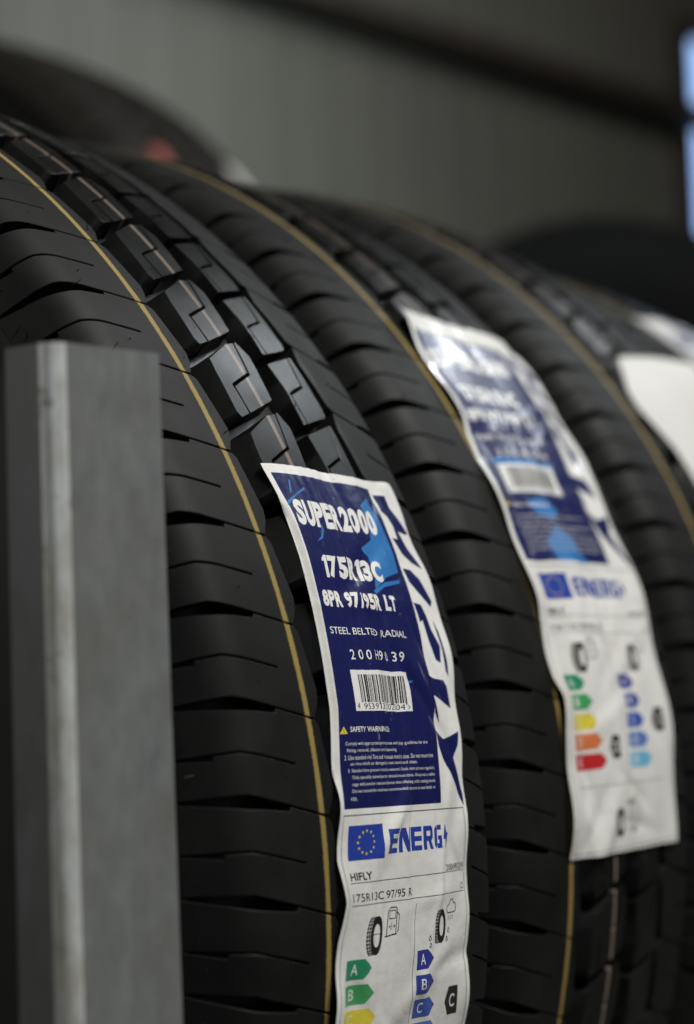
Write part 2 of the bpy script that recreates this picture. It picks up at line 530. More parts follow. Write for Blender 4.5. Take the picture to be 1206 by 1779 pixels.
class Label:
    """a printed label that follows a tyre: a across (0..78 mm), b down its length (mm)"""

    def __init__(s, root, th0, skew, L, R, b0, b1, seed, wrinkle=1.0, liftf=None):
        s.root, s.th0, s.skew = root, th0, skew
        s.L = np.array(L); s.R = np.array(R); s.b0, s.b1 = b0, b1
        rng = random.Random(seed)
        s.w = [(rng.uniform(.05, .16), rng.uniform(.02, .09), rng.uniform(0, 6.28), rng.uniform(.06, .14)) for _ in range(5)]
        s.ridges = [(rng.uniform(8, 70), rng.uniform(b0, b1), rng.uniform(0, 3.14), rng.uniform(12, 34), rng.uniform(2.0, 4.0), rng.choice((-1, 1)) * rng.uniform(.25, .7)) for _ in range(26)]
        s.wr = wrinkle; s.liftf = liftf

    def pos(s, a, b, h=0.0):
        a = np.asarray(a, float); b = np.asarray(b, float)
        th = s.th0 - np.degrees((b + s.skew * a) / 301.0)
        l = np.interp(th, s.L[:, 0], s.L[:, 1]); r = np.interp(th, s.R[:, 0], s.R[:, 1])
        v = l + (r - l) * a / 78.0
        z = np.zeros_like(a)
        for fa, fb, ph, am in s.w: z += am * np.sin(fa * a + fb * b + ph) * s.wr
        for ca, cb, an, ln, wd, am in s.ridges:
            da, db = a - ca, b - cb
            q = da * math.cos(an) + db * math.sin(an); p = -da * math.sin(an) + db * math.cos(an)
            z += am * np.exp(-(q / ln) ** 2 - (p / wd) ** 2) * s.wr
        # the sheet sinks a little over the grooves
        z -= .5 * np.exp(-((v - 46.5) / 4.2) ** 2) + .22 * np.exp(-((v - 72.6) / 3.5) ** 2) + .9 * np.exp(-((v - 11.5) / 4.5) ** 2)
        z += .14 * np.sin(a * 1.3 + .04 * b) * np.exp(-((a - 22) / 9) ** 2)
        for c0, sl, am, wd in ((23.5, .035, .5, 1.3), (38.0, .02, -.5, 1.4), (31.0, .05, .22, 1.0), (52.0, .03, .25, 1.4)):
            q = a - c0 - sl * b - 1.2 * np.sin(b * .07 + c0)
            z += am * s.wr * np.exp(-np.abs(q) / wd) * (.55 + .45 * np.sin(b * .055 + c0)) * (1 - .6 * smooth(b, 105, 125))
        z *= 1 - .85 * np.exp(-((a - 62) / 8) ** 2 - ((b - 119) / 8) ** 2)
        lift = 1.05 + z
        if s.liftf: lift = s.liftf(a, b, lift)
        rr = crown(np.minimum(v, 104.0)) - np.maximum(v - 92, 0) ** 2 * 0.012 + np.maximum(lift, np.interp(v, [3, 8, 13, 17, 41, 43.5, 48.5, 51, 70, 71.5, 73, 75, 106], [.35, -.6, -.6, .15, .15, -.9, -.9, .15, .15, -.4, -.4, .15, .15])) + h
        an = np.radians(th + OFF)
        return np.stack([v, -rr * np.cos(an), rr * np.sin(an) + 300.0], -1) / 1000

    def sheet(s, name, m, amin=0.0, amax=78.0):
        A = np.linspace(amin, amax, 105); B = np.arange(s.b0, s.b1 + .1, 1.6)
        rng = np.random.RandomState(3)
        aa, bb = np.meshgrid(A, B)
        na, nb = len(A), len(B)
        P = s.pos(aa.ravel(), bb.ravel()); Q = s.pos(aa.ravel(), bb.ravel(), -0.16)
        G = P.reshape(nb, na, 3)
        nrm = np.cross(np.gradient(G, axis=0), np.gradient(G, axis=1)); nrm /= np.linalg.norm(nrm, axis=2)[:, :, None]
        if (nrm[nb // 2, na // 2] @ (G[nb // 2, na // 2] - np.array((.038, 0, .3)))) < 0: nrm = -nrm
        s.G, s.N = G, nrm
        V = np.concatenate([P, Q]); N = na * nb; F = []
        for i in range(nb - 1):
            for j in range(na - 1):
                k = i * na + j
                F += [(k, k + na, k + na + 1), (k, k + na + 1, k + 1)]; F.append((N + k, N + k + 1, N + k + na + 1, N + k + na))
        edge = [i for i in range(na)] + [i * na + na - 1 for i in range(1, nb)] + [(nb - 1) * na + i for i in range(na - 2, -1, -1)] + [i * na for i in range(nb - 2, 0, -1)]
        for i in range(len(edge)):
            p, q = edge[i], edge[(i + 1) % len(edge)]
            F.append((p, q, N + q, N + p))
        s.obj = put(name, mesh_np(name, V, F, [m], None, None, 60), s.root)
        return s.obj

    def on_sheet(s, a, b, h):
        nb, na = s.G.shape[:2]
        x = np.clip(a / .75, 0, na - 1.001); y = np.clip((b - s.b0) / 1.6, 0, nb - 1.001)
        i, j = x.astype(int), y.astype(int); fa, fb = (x - i)[:, None], (y - j)[:, None]
        out = []
        for A in (s.G, s.N):
            p00, p10, p01, p11 = A[j, i], A[j, i + 1], A[j + 1, i], A[j + 1, i + 1]
            out.append(np.where(fb >= fa, p00 + fb * (p01 - p00) + fa * (p11 - p01), p00 + fa * (p10 - p00) + fb * (p11 - p10)))
        return out[0] + out[1] * h / 1000

    def wrap(s, bm, name, m, h, parent=None):
        if not len(bm.verts): return None
        co = np.array([v.co[:2] for v in bm.verts])
        for ax in (0, 1):
            st = .75 if ax == 0 else 1.6
            lo, hi = co[:, ax].min(), co[:, ax].max()
            k = math.floor(lo / st) + 1
            while k * st < hi:
                c = [0, 0, 0]; c[ax] = k * st; nrm = [0, 0, 0]; nrm[ax] = 1
                bmesh.ops.bisect_plane(bm, geom=bm.verts[:] + bm.edges[:] + bm.faces[:], plane_co=c, plane_no=nrm, dist=1e-5)
                k += 1
        kk = co[:, 1] / 1.6 - co[:, 0] / .75
        k = math.floor(kk.min()) + 1
        while k < kk.max():
            bmesh.ops.bisect_plane(bm, geom=bm.verts[:] + bm.edges[:] + bm.faces[:], plane_co=(0, k * 1.6, 0), plane_no=(-1 / .75, 1 / 1.6, 0), dist=1e-5)
            k += 1
        co = np.array([v.co[:2] for v in bm.verts])
        P = s.on_sheet(co[:, 0], co[:, 1], h * .7)
        for v, p in zip(bm.verts, P): v.co = p
        me = bpy.data.meshes.new(name); bm.to_mesh(me); bm.free()
        me.materials.append(m)
        me.polygons.foreach_set('use_smooth', np.ones(len(me.polygons), dtype=bool))
        return put(name, me, parent or s.obj)


_text_cache = {}


def text_mesh(txt, bold):
    k = (txt, bold)
    if k not in _text_cache:
        cu = bpy.data.curves.new('lettering', 'FONT'); cu.body = txt; cu.offset = bold; cu.resolution_u = 3
        o = bpy.data.objects.new('lettering', cu); COL.objects.link(o)
        dg = bpy.context.evaluated_depsgraph_get(); dg.update()
        me = o.evaluated_get(dg).to_mesh()
        V = np.array([tuple(v.co)[:2] for v in me.vertices]); F = [tuple(p.vertices) for p in me.polygons]
        o.evaluated_get(dg).to_mesh_clear()
        bpy.data.objects.remove(o); bpy.data.curves.remove(cu)
        _text_cache[k] = (V, F)
    return _text_cache[k]


class Art:
    """flat artwork in label coordinates (a right, b down), gathered per part"""

    def __init__(s): s.bm = bmesh.new()

    def poly(s, pts):
        vs = [s.bm.verts.new((p[0], p[1], 0)) for p in pts]
        a2 = sum(pts[i - 1][0] * pts[i][1] - pts[i][0] * pts[i - 1][1] for i in range(len(pts)))
        if a2 > 0: vs = vs[::-1]
        f = s.bm.faces.new(vs)
        if len(pts) > 4: bmesh.ops.triangulate(s.bm, faces=[f])
        return s

    def box(s, a0, b0, a1, b1): return s.poly([(a0, b0), (a1, b0), (a1, b1), (a0, b1)])

    def line(s, pts, w):
        for (x0, y0), (x1, y1) in zip(pts[:-1], pts[1:]):
            l = math.hypot(x1 - x0, y1 - y0) or 1; nx, ny = -(y1 - y0) / l * w / 2, (x1 - x0) / l * w / 2
            s.poly([(x0 + nx, y0 + ny), (x1 + nx, y1 + ny), (x1 - nx, y1 - ny), (x0 - nx, y0 - ny)])
        return s

    def cells(s, txt, a0, b0, a1, b1, bold=0.0, slant=0.0, gap=.35):
        wd = [{'1': .62, ' ': .45, '/': .62, 'I': .5}.get(c, 1.0) for c in txt]
        k = (a1 - a0) / sum(wd); x = a0
        for c, q in zip(txt, wd):
            if c == '1':
                x0, x1, g = x + gap / 2, x + q * k - gap / 2, slant * .5
                s.poly([(x0 + .42 * (x1 - x0) - g, b1), (x1 - g, b1), (x1 + g, b0), (x0 + .55 * (x1 - x0) + g, b0), (x0 + .1 * (x1 - x0) + g * .7, b0 + .16 * (b1 - b0)), (x0 + g * .5, b0 + .30 * (b1 - b0)), (x0 + .42 * (x1 - x0) + g * .5, b0 + .27 * (b1 - b0))])
            elif c != ' ':
                e = slant * ((x - a0) / (a1 - a0)) * 0
                s.text(c, x + gap / 2 + e, b0, x + q * k - gap / 2 + e, b1, bold, slant)
            x += q * k
        return s

    def text(s, txt, a0, b0, a1, b1, bold=0.0, slant=0.0):
        V, F = text_mesh(txt, bold)
        lo, hi = V.min(0), V.max(0)
        q = (V - lo) / (hi - lo)
        X = a0 + q[:, 0] * (a1 - a0) + slant * (q[:, 1] - 0.5); Y = b1 - q[:, 1] * (b1 - b0)
        vs = [s.bm.verts.new((x, y, 0)) for x, y in zip(X, Y)]
        for f in F:
            try: s.bm.faces.new([vs[i] for i in f])
            except ValueError: pass
        return s


def arrow(a0, b0, tip, h, left=False):
    k = 3.8
    if left: return [(a0, b0 + h / 2), (a0 + 2.4, b0), (tip, b0), (tip, b0 + h), (a0 + 2.4, b0 + h)]
    return [(a0, b0), (tip - k, b0), (tip, b0 + h / 2), (tip - k, b0 + h), (a0, b0 + h)]


def tyre_icon(ar, x, y, w, h):
    # side-on tyre pictogram: tread blocks at the left, dark wall, open rim
    n = 18
    ell = lambda cx, rx, ry, t: (cx + rx * math.cos(t), y + ry * math.sin(t))
    cx = x + w * .16; rx = w * .33
    for i in range(n):
        t0, t1 = 2 * math.pi * i / n, 2 * math.pi * (i + 1) / n
        ar.poly([ell(cx, rx, h / 2, t0), ell(cx, rx, h / 2, t1), ell(cx + w * .02, rx * .48, h * .30, t1), ell(cx + w * .02, rx * .48, h * .30, t0)])
    for i in range(13):
        t0 = -1.35 + 2.7 * i / 13; t1 = t0 + 2.7 / 13 * .78
        for k in range(3):
            x0 = cx - w * .32 + w * .11 * k - w * .02
            f = lambda t, o: (x0 - rx * math.cos(t) * .62 + o, y + h / 2 * math.sin(t))
            ar.poly([f(t0, 0), f(t1, 0), f(t1, w * .085), f(t0, w * .085)])


def print_label(lb, lower=False):
    """the printed face of one label"""
    P = lb.obj
    w = lambda art, name, ink_, h, parent=None: lb.wrap(art.bm, name, INK[ink_], h, parent)
    pan = w(Art().poly([(2.3, 3.3), (61.6, 3.3), (60.6, 109), (2.3, 109)]), 'blue_panel', 'navy', .06)
    sw = Art().poly([(48.4, 11.0), (55.8, 7.4), (57.8, 12.3), (58.6, 18.7), (59.0, 26.2), (58.5, 33.4), (47.4, 36.2), (38.6, 40.4), (40.7, 34.4), (40.9, 29.2), (37.6, 26.8), (45.8, 23.4), (49.3, 17.7)])
    sw.poly([(37.0, 41.1), (45.0, 38.0), (57.1, 36.1), (56.6, 37.4), (44.0, 39.7), (37.6, 42.4)])
    sw.poly([(9.3, 5.5), (10.2, 5.6), (7.6, 10.0), (6.6, 10.4)]).poly([(16.2, 7.6), (16.4, 8.4), (10.0, 10.6), (1.9, 14.9), (2.6, 13.4)]).poly([(18.0, 19.7), (17.7, 22.3), (15.1, 25.1), (10.9, 26.5), (14.4, 24.5)])
    sw.poly([(45.5, 70.4), (49.5, 70.2), (49.2, 70.8), (45.8, 71.2)])
    if lower:
        sw.bm.free(); sw = Art()
        sw.poly([(22, 109), (20, 101), (30, 94), (38, 99), (44, 109)]).poly([(18, 84), (30, 82), (36, 88), (30, 92), (22, 90)]).poly([(9, 65), (14, 64.5), (48, 66), (48, 68), (11, 67.4)])
    w(sw, 'light_blue_swoosh', 'sky', .09)
    side = Art()
    for pts in ([(60.9, 86.0), (66.5, 88.9), (76.3, 86.5), (75.1, 90.8), (71.8, 95.0), (76.7, 106.5), (76.6, 110.4), (71.8, 103.7), (64.3, 95.1), (61.9, 91.0)],
                [(58.9, 67.8), (63.1, 69.0), (69.8, 69.8), (71.8, 71.8), (72.4, 74.2), (73.2, 79.0), (66.8, 76.4), (61.2, 74.8), (61.6, 77.0), (63.9, 83.8), (61.3, 80.5), (60.0, 73.8)],
                [(62.0, 43.7), (66.5, 44.2), (68.0, 47.7), (69.0, 52.6), (71.8, 58.4), (70.1, 64.1), (67.3, 63.0), (65.5, 56.8), (64.7, 49.7), (62.8, 50.4), (62.5, 46.9)],
                [(71.6, 49.1), (73.3, 53.3), (74.1, 63.7), (73.8, 68.6), (72.5, 66.7), (72.6, 58.6)],
                [(62.5, 31.6), (67.0, 31.9), (71.1, 34.9), (74.7, 42.8), (73.0, 44.7), (68.3, 40.5), (63.5, 36.3)],
                [(63.5, 4.9), (70.3, 5.1), (70.7, 9.3), (74.9, 14.8), (77.2, 18.0), (74.5, 18.4), (69.7, 17.8), (71.5, 23.2), (74.5, 28.4), (75.5, 31.2), (70.2, 29.2), (66.1, 26.2), (63.0, 20.9), (66.8, 21.0), (67.5, 16.0), (65.9, 12.7), (63.4, 11.4)]):
        side.poly(pts)
    w(side, 'side_lettering', 'navy', .06)
    tx = Art()
    tx.cells('SUPER2000', 4.0, 12.4, 53.8, 21.4, .055, 1.6, .3).cells('175R13C', 9.3, 30.8, 45.2, 38.2, .055, .8, .3).cells('8PR 97/95R LT', 4.2, 42.5, 48.4, 47.8, .05, .5, .25)
    w(tx, 'heading_lettering', 'white', .12)
    tx = Art()
    tx.text('STEEL BELTED  RADIAL', 4.7, 54.2, 50.0, 56.4, .004)
    for ch, a in zip('200H9039', (13.2, 17.6, 22.0, 26.4, 29.8, 34.2, 39.0, 43.0)): tx.text(ch, a, 61.2, a + 2.6, 64.3, .006)
    tx.text('SAFETY WARNINGS:', 7.5, 84.9, 31.3, 86.5, .012)
    for t, a0, a1, b in (('Comply with appropriate procedures and safety guidelines for tire', 5.1, 53.1, 90.0), ('fitting, removal, inflation and balancing.', 5.7, 34.7, 92.0),
                         ('2. Use standard rim. Tire and rim must match in size. Do not mount tires', 4.6, 56.5, 94.0), ('on rims which are damaged or not smooth and clean.', 7.2, 45.5, 96.0),
                         ('3. Standard tire pressure must be ensured. Check tire pressure regularly.', 6.0, 57.0, 98.0), ('Only specially trained person should mount tires. Always use a safety', 7.8, 57.0, 100.0),
                         ('cage with another restraint device when inflating and/or seating beads.', 7.6, 57.0, 102.0), ('Do not exceed the maximum recommended pressure to seat beads on', 7.5, 56.8, 104.0), ('rim.', 6.8, 9.8, 106.0)):
        tx.text(t, a0, b - .62, a1, b + .72, -.004)
    w(tx, 'white_lettering', 'white', .12)
    tri = Art().poly([(4.4, 84.8), (6.2, 87.0), (2.6, 87.0)])
    w(tri, 'warning_triangle', 'yellow', .12)
    w(Art().poly([(4.3, 85.4), (4.5, 85.4), (4.5, 86.3), (4.3, 86.3)]).box(4.3, 86.5, 4.5, 86.7), 'exclamation_mark', 'black', .16)
    bc = w(Art().box(11.4, 67.6, 46.0, 80.2), 'barcode', 'white', .12)
    bars = Art(); rng = random.Random(12); x = 15.0
    while x < 42.6:
        wd = rng.choice((.25, .25, .42, .6, .85)); bars.box(x, 69.0, min(x + wd, 42.9), 77.6 if rng.random() > .12 else 78.2); x += wd + rng.choice((.22, .3, .42, .6))
    bars.text('4', 12.3, 77.6, 13.7, 79.7).text('953913', 16.0, 77.9, 28.0, 79.7).text('102504', 30.0, 77.9, 41.6, 79.7).text('>', 43.2, 78.2, 44.6, 79.6)
    w(bars, 'black_bars', 'black', .16)
    # energy label
    fr = Art()
    fr.box(2.0, 110.75, 76.0, 111.05).box(2.0, 111.05, 2.25, 217.7).box(75.75, 111.05, 76.0, 217.7).box(2.0, 217.7, 76.0, 218.0)
    fr.box(4.6, 130.5, 75.0, 130.72).box(4.4, 137.1, 75.0, 137.32).box(41.4, 138.8, 41.6, 194.0).box(7.0, 194.2, 68.5, 194.4)
    w(fr, 'frame_line', 'grey', .07)
    fl = w(Art().box(5.8, 113.9, 23.6, 124.0), 'flag', 'royal', .07)
    st = Art()
    for i in range(12):
        t = 2 * math.pi * i / 12; cx, cy = 14.7 + 4.2 * math.cos(t), 118.95 + 3.3 * math.sin(t)
        st.poly([(cx + (.62 if k % 2 == 0 else .28) * math.sin(math.pi * k / 5) * 1.1, cy - (.55 if k % 2 == 0 else .25) * math.cos(math.pi * k / 5)) for k in range(10)])
    w(st, 'star', 'yellow', .11)
    en = Art()
    X = [25.9, 33.0, 41.2, 48.0, 54.6, 60.3]; t, b, s_ = 115.7, 122.9, 1.65
    en.box(25.9, t, 27.8, b)
    for yy in (t, t + 2.85, b - 1.5): en.box(27.8, yy, 31.6, yy + 1.5)
    en.box(32.9, t, 34.8, b).box(38.4, t, 40.2, b).poly([(34.8, t), (36.4, t), (38.4, b - 2.4), (38.4, b), (36.9, b), (34.8, t + 2.4)])
    en.box(41.4, t, 43.3, b)
    for yy in (t, t + 2.85, b - 1.5): en.box(43.3, yy, 46.9, yy + 1.5)
    en.box(48.0, t, 49.9, b).box(49.9, t, 52.8, t + 1.5).box(49.9, t + 3.1, 52.8, t + 4.6).poly([(52.8, t), (53.8, t + .9), (53.8, t + 3.7), (52.8, t + 4.6), (52.3, t + 3.1), (52.3, t + 1.5)])
    en.poly([(51.0, t + 4.6), (52.7, t + 4.6), (54.0, b), (52.1, b)])
    en.poly([(56.2, t), (56.9, t + 1.5), (56.9, b - 1.5), (56.2, b), (55.0, b - 1.1), (55.0, t + 1.1)]).box(56.9, t, 60.0, t + 1.5).box(56.9, b - 1.5, 60.0, b).box(58.4, t + 3.3, 60.3, b - 1.5).box(57.6, t + 3.3, 58.4, t + 4.5)
    en.poly([(63.0, 115.4), (63.9, 118.3), (65.2, 118.3), (62.6, 123.6), (62.9, 120.2), (61.4, 120.2)])
    w(en, 'energy_heading', 'royal', .07)
    bk = Art()
    bk.text('HIFLY', 5.4, 127.6, 16.2, 129.9, .02).text('200H9039', 62.2, 128.2, 75.0, 130.2, .0).text('175R13C 97/95 R', 5.0, 133.8, 38.2, 136.2, .002).text('C2', 72.0, 134.6, 74.8, 136.5)
    w(bk, 'black_lettering', 'black', .08)
    for q in ((18.0, 146.6, 10.2, 11.4), (56.8, 147.0, 9.4, 10.6), (32.0, 208.4, 8.8, 10.4)):
        ic = Art(); tyre_icon(ic, *q); w(ic, 'tyre_pictogram', 'black', .08)
    ol = Art()
    ol.line([(25.0, 147.2), (25.0, 140.0), (26.0, 139.0), (29.4, 139.0), (29.8, 140.0), (29.8, 146.8)], .3).line([(24.2, 147.3), (30.4, 146.8)], .35).line([(25.8, 142.2), (29.2, 142.2), (29.2, 139.9), (25.8, 139.9), (25.8, 142.2)], .22)
    ol.line([(29.8, 140.4), (31.2, 141.4), (31.2, 146.0), (30.4, 146.2)], .28).line([(27.4, 143.4), (27.4, 145.6)], .2).line([(28.3, 144.5), (29.3, 144.5)], .2).line([(28.8, 144.0), (28.8, 145.0)], .2).line([(25.9, 144.5), (26.8, 144.5)], .4)
    cl = [(62.6, 143.4), (61.9, 142.4), (62.3, 141.2), (63.5, 140.8), (64.4, 139.4), (66.0, 139.2), (67.1, 140.4), (68.4, 140.7), (68.9, 142.0), (68.4, 143.3), (62.6, 143.4)]
    w(ol, 'pump_pictogram', 'black', .09); ol = Art(); ol.line(cl, .3)
    for x in (63.6, 65.2, 66.8): ol.line([(x, 144.2), (x - .6, 145.6)], .28)
    for x, y in ((50.6, 150.0), (51.0, 152.2), (62.0, 151.2), (63.3, 148.6)): ol.line([(x, y - .8), (x + .7, y + .3), (x, y + .9), (x - .6, y + .3), (x, y - .8)], .25)
    w(ol, 'rain_pictogram', 'black', .09); ol = Art()
    for k in range(4):
        r = 3.5 + 2.3 * k
        ol.line([(37.5 + r * math.cos(q), 206.0 + r * .9 * math.sin(q)) for q in np.linspace(-.9, .9, 9)], .3)
    ol.text('A', 37.5, 200.2, 39.4, 202.4).text('B', 40.2, 200.2, 42.1, 202.4).text('C', 42.9, 200.2, 44.8, 202.4).text('71 dB', 37.8, 210.6, 45.5, 212.8)
    w(ol, 'noise_pictogram', 'black', .09)
    for k, (c, cb) in enumerate(zip(('green1', 'green2', 'yellow', 'orange', 'red'), ('b1', 'b2', 'b3', 'b4', 'b5'))):
        b0 = 152.8 + 7.35 * k; t_ = 18.2 + 2.1 * k
        o = w(Art().poly(arrow(6.0, b0, t_, 5.8)), 'rating_arrow', c, .08)
        w(Art().text('ABCDE'[k], 8.9, b0 + 1.3, 11.9, b0 + 4.5, .006), 'letter', 'white', .12, )
        b0 = 153.3 + 7.45 * k
        w(Art().poly(arrow(43.6, b0, 53.4 + 1.5 * k, 5.8)), 'rating_arrow', cb, .08)
        w(Art().text('ABCDE'[k], 45.9, b0 + 1.2, 48.5, b0 + 4.5, .006), 'letter', 'white', .12)
    for q in ((63.4, 166.9, 71.4, 9.0), (28.7, 176.2, 36.0, 8.6)): w(Art().poly(arrow(*q, True)), 'grade_marker', 'black', .08)
    w(Art().text('C', 66.6, 169.4, 69.8, 173.6, .01), 'letter', 'white', .12); w(Art().text('D', 31.4, 178.6, 34.6, 182.6, .01), 'letter', 'white', .12)


def lift1(a, b, l):
    g = smooth(b, 10, 22) * (1 - smooth(b, 92, 108)); l = l + .7 * g * np.exp(-(a / 8) ** 2) - 2.4 * smooth(1.9 - a, 0, 1.9) * g          # left margin folds into the groove
    wave = np.sin(b * .19 + 1.0) * .9 + np.sin(b * .083) * .8
    l = l + (wave + .9) * np.exp(-(a / 7.0) ** 2) * smooth(b, 96, 116)
    l = l + (np.sin(b * .23) * .5 + np.sin(b * .11 + 2) * .4 + .5) * np.exp(-((a - 78) / 6.0) ** 2)
    l = l + 1.6 * np.exp(-((a - 72) / 6) ** 2 - ((b - 0) / 5) ** 2)
    return l


L1 = [(5.0, -2.0), (17.2, -0.6), (21.3, 2.6), (23.4, 6.0), (25.7, 3.9), (28.1, 6.3), (31.3, 8.7), (34.2, 12.3), (37.6, 14.0), (40.6, 15.3), (43.3, 16.4), (46.2, 16.6), (49.0, 14.6)]
R1 = [(5.0, 83.0), (14.5, 82.9), (17.8, 82.1), (20.6, 82.0), (23.4, 82.1), (26.6, 81.9), (31.1, 84.8), (35.5, 89.6), (39.6, 91.2), (42.8, 91.4), (46.2, 89.9), (48.8, 88.0)]
lb1 = Label(T1, 49.3, .045, L1, R1, 0.0, 221.0, 5, 1.45, lift1)
o = lb1.sheet('tyre_label', PAPER); tag(o, 'creased blue and white energy label in sharp focus')
print_label(lb1)


def lift2(a, b, l):
    wave = np.sin(b * .15 + 2.0) * 1.0 + np.sin(b * .07 + 1) * .8
    l = l + (wave + .8) * np.exp(-(a / 8.0) ** 2) + (np.sin(b * .12) * .9 + .7) * np.exp(-((a - 78) / 8) ** 2)
    l = l + 2.2 * np.exp(-(a / 14) ** 2 - ((b + 4) / 10) ** 2)
    l = l + 2.0 * np.exp(-((a - 12 - .16 * (b - 205)) / 3.5) ** 2) * smooth(b, 196, 208) + 1.6 * np.exp(-((a - 24 + .55 * (b - 212)) / 5) ** 2) * smooth(b, 190, 212)
    return l


L2 = [(20, -2.4), (22, -2.4), (29, -2.1), (31, -1.3), (33.2, 1.2), (34.5, -1.6), (40, -.8), (45, -2), (48, -2.3), (51, -.9), (53, .9), (55, 3.8), (58, 1.6), (61.3, 2.7), (65, 6.6)]
R2 = [(20, 83), (22, 83), (26, 86.5), (30, 88.5), (34.5, 88.5), (41, 90), (47, 88), (51, 88), (54.5, 95), (61, 98), (66, 97)]
lb2 = Label(T2, 63.8, -.01, L2, R2, -8.0, 220.0, 9, 1.25, lift2)
o = lb2.sheet('tyre_label', PAPER); tag(o, 'whole energy label with glints along its crinkled top')
print_label(lb2, True)


def flap(root):
    """label 3: its top half has peeled off and folded forward, so only the white back shows"""
    th = [63.6, 61.8, 59.2, 57.2, 55.3, 52.8, 50.1, 45, 38]
    lv = [33, 22, 11, 9.5, 14, 20.5, 23, 26, 26]
    V = []; na, nb = 20, 40
    for side in (0, -.25):
        for i in range(nb):
            t = 63.6 - (63.6 - 40) * i / (nb - 1)
            l = np.interp(-t, [-x for x in th], lv)
            for j in range(na):
                f = j / (na - 1)
                v = l + (92 - l) * f
                tt = t - .8 * f
                lift = 1.2 + 13 * f * math.exp(-((63.6 - t) / 9) ** 2) + .5 * math.sin(v * .12 + t * .3)
                lift *= smooth(63.6 - t, -.6, .9) * .35 + .65
                r = crown(v) + lift + side
                a = RAD(tt + OFF)
                V.append((v / 1000, -r * math.cos(a) / 1000, r * math.sin(a) / 1000 + .3))
    F = []; N = na * nb
    for i in range(nb - 1):
        for j in range(na - 1):
            k = i * na + j
            F.append((k, k + na, k + na + 1, k + 1)); F.append((N + k, N + k + 1, N + k + na + 1, N + k + na))
    e = list(range(na)) + [i * na + na - 1 for i in range(1, nb)] + [(nb - 1) * na + i for i in range(na - 2, -1, -1)] + [i * na for i in range(nb - 2, 0, -1)]
    for i in range(len(e)):
        p, q = e[i], e[(i + 1) % len(e)]; F.append((p, q, N + q, N + p))
    return put('tyre_label', mesh_np('tyre_label', V, F, [BACKING], None, None, 60), root)


tag(flap(T3), 'peeled blank white label')
L4 = [(30, -4.0), (80, -4.0)]; R4 = [(30, 84.0), (80, 84.0)]
lb4 = Label(T4, 79.0, 0.0, L4, R4, 0.0, 110.0, 21, 1.0, None)
o = lb4.sheet('tyre_label', PAPER); tag(o, 'blurred purplish label')
lb4.wrap(Art().box(6, 14, 30, 108).box(30, 3, 62, 108).bm, 'blue_panel', INK['navy'], .08)
lb4.wrap(Art().cells('SUPER2000', 4.0, 12.4, 53.8, 21.4, .055, 1.6, .3).cells('175R13C', 9.3, 30.8, 45.2, 38.2, .055, .8, .3).bm, 'white_lettering', INK['white'], .14)

# ------------------------------------------------------------------ steel post in front


def post():
    # rolled corner towards the camera; wide face to the right, narrow face to the left
    pc = Vector((-0.1050, -0.2890, 0.0))
    dr = Vector((math.cos(RAD(6)), math.sin(RAD(6)), 0)); dr = Vector((0.90, -0.12, 0)).normalized(); dl = Vector((-dr.y, dr.x, 0))
    wr, wl, t, r = 0.0402, 0.0190, 0.0035, 0.0050
    prof2 = []
    prof2 += [(wr - .0016, 0), (wr, .0016), (wr, t), (t + .002, t), (t, t + .002), (t, wl), (.0012, wl), (0, wl - .0012)]
    arc = [(r - r * math.cos(q), r - r * math.sin(q)) for q in np.linspace(0, math.pi / 2, 9)]
    ring = prof2 + arc
    z0, z1 = -0.30, 0.1540
    me = bmesh.new(); rows = []
    for z, ins in ((z0, 0), (z1 - .0009, 0), (z1, .0008)):
        k = 1.0 + 0.085 * (0.15 - z) / 0.18 * .5
        row = []
        cx, cy = .5 * wr, .5 * wl
        for x, y in ring:
            p = pc + dr * (x * k) + dl * (y * k)
            lean = (z - .1) * 0.0
            row.append(me.verts.new((p.x + lean, p.y, z)))
        rows.append(row)
    n = len(ring)
    for a_, b_ in zip(rows[:-1], rows[1:]):
        for i in range(n):
            f = me.faces.new((a_[i], a_[(i + 1) % n], b_[(i + 1) % n], b_[i]))
            f.smooth = True
            f.material_index = 1 if len(prof2) <= i < n - 1 else 0  # rounded corner takes the painted highlight colour
    me.faces.new(rows[-1]); me.faces.new(rows[0][::-1])
    bmesh.ops.recalc_face_normals(me, faces=me.faces)
    m = bpy.data.meshes.new('steel_post'); me.to_mesh(m); me.free()
    m.materials.append(STEEL); m.materials.append(CORNER_HIGHLIGHT)
    m.set_sharp_from_angle(angle=RAD(40))
    o = put('steel_post', m)
    return tag(o, 'grey galvanised steel post with a bright highlight painted on its corner in front of the nearest tyre', 'post')


post()

# ------------------------------------------------------------------ background


def box(bm, c, dx, dy, dz, ax=Vector((1, 0, 0))):
    ay = Vector((-ax.y, ax.x, 0))
    vs = []
    for k in (-1, 1):
        for i, j in ((-1, -1), (1, -1), (1, 1), (-1, 1)): vs.append(bm.verts.new(Vector(c) + ax * dx / 2 * i + ay * dy / 2 * j + Vector((0, 0, dz / 2 * k))))
    for f in ((0, 3, 2, 1), (4, 5, 6, 7), (0, 1, 5, 4), (1, 2, 6, 5), (2, 3, 7, 6), (3, 0, 4, 7)): bm.faces.new([vs[i] for i in f])


def done(bm, name, m, parent=None, bev=0.0):
    if bev: bmesh.ops.bevel(bm, geom=bm.edges[:], offset=bev, segments=2, affect='EDGES')
    bmesh.ops.recalc_face_normals(bm, faces=bm.faces)
    me = bpy.data.meshes.new(name); bm.to_mesh(me); bm.free(); me.materials.append(m)
    return put(name, me, parent)


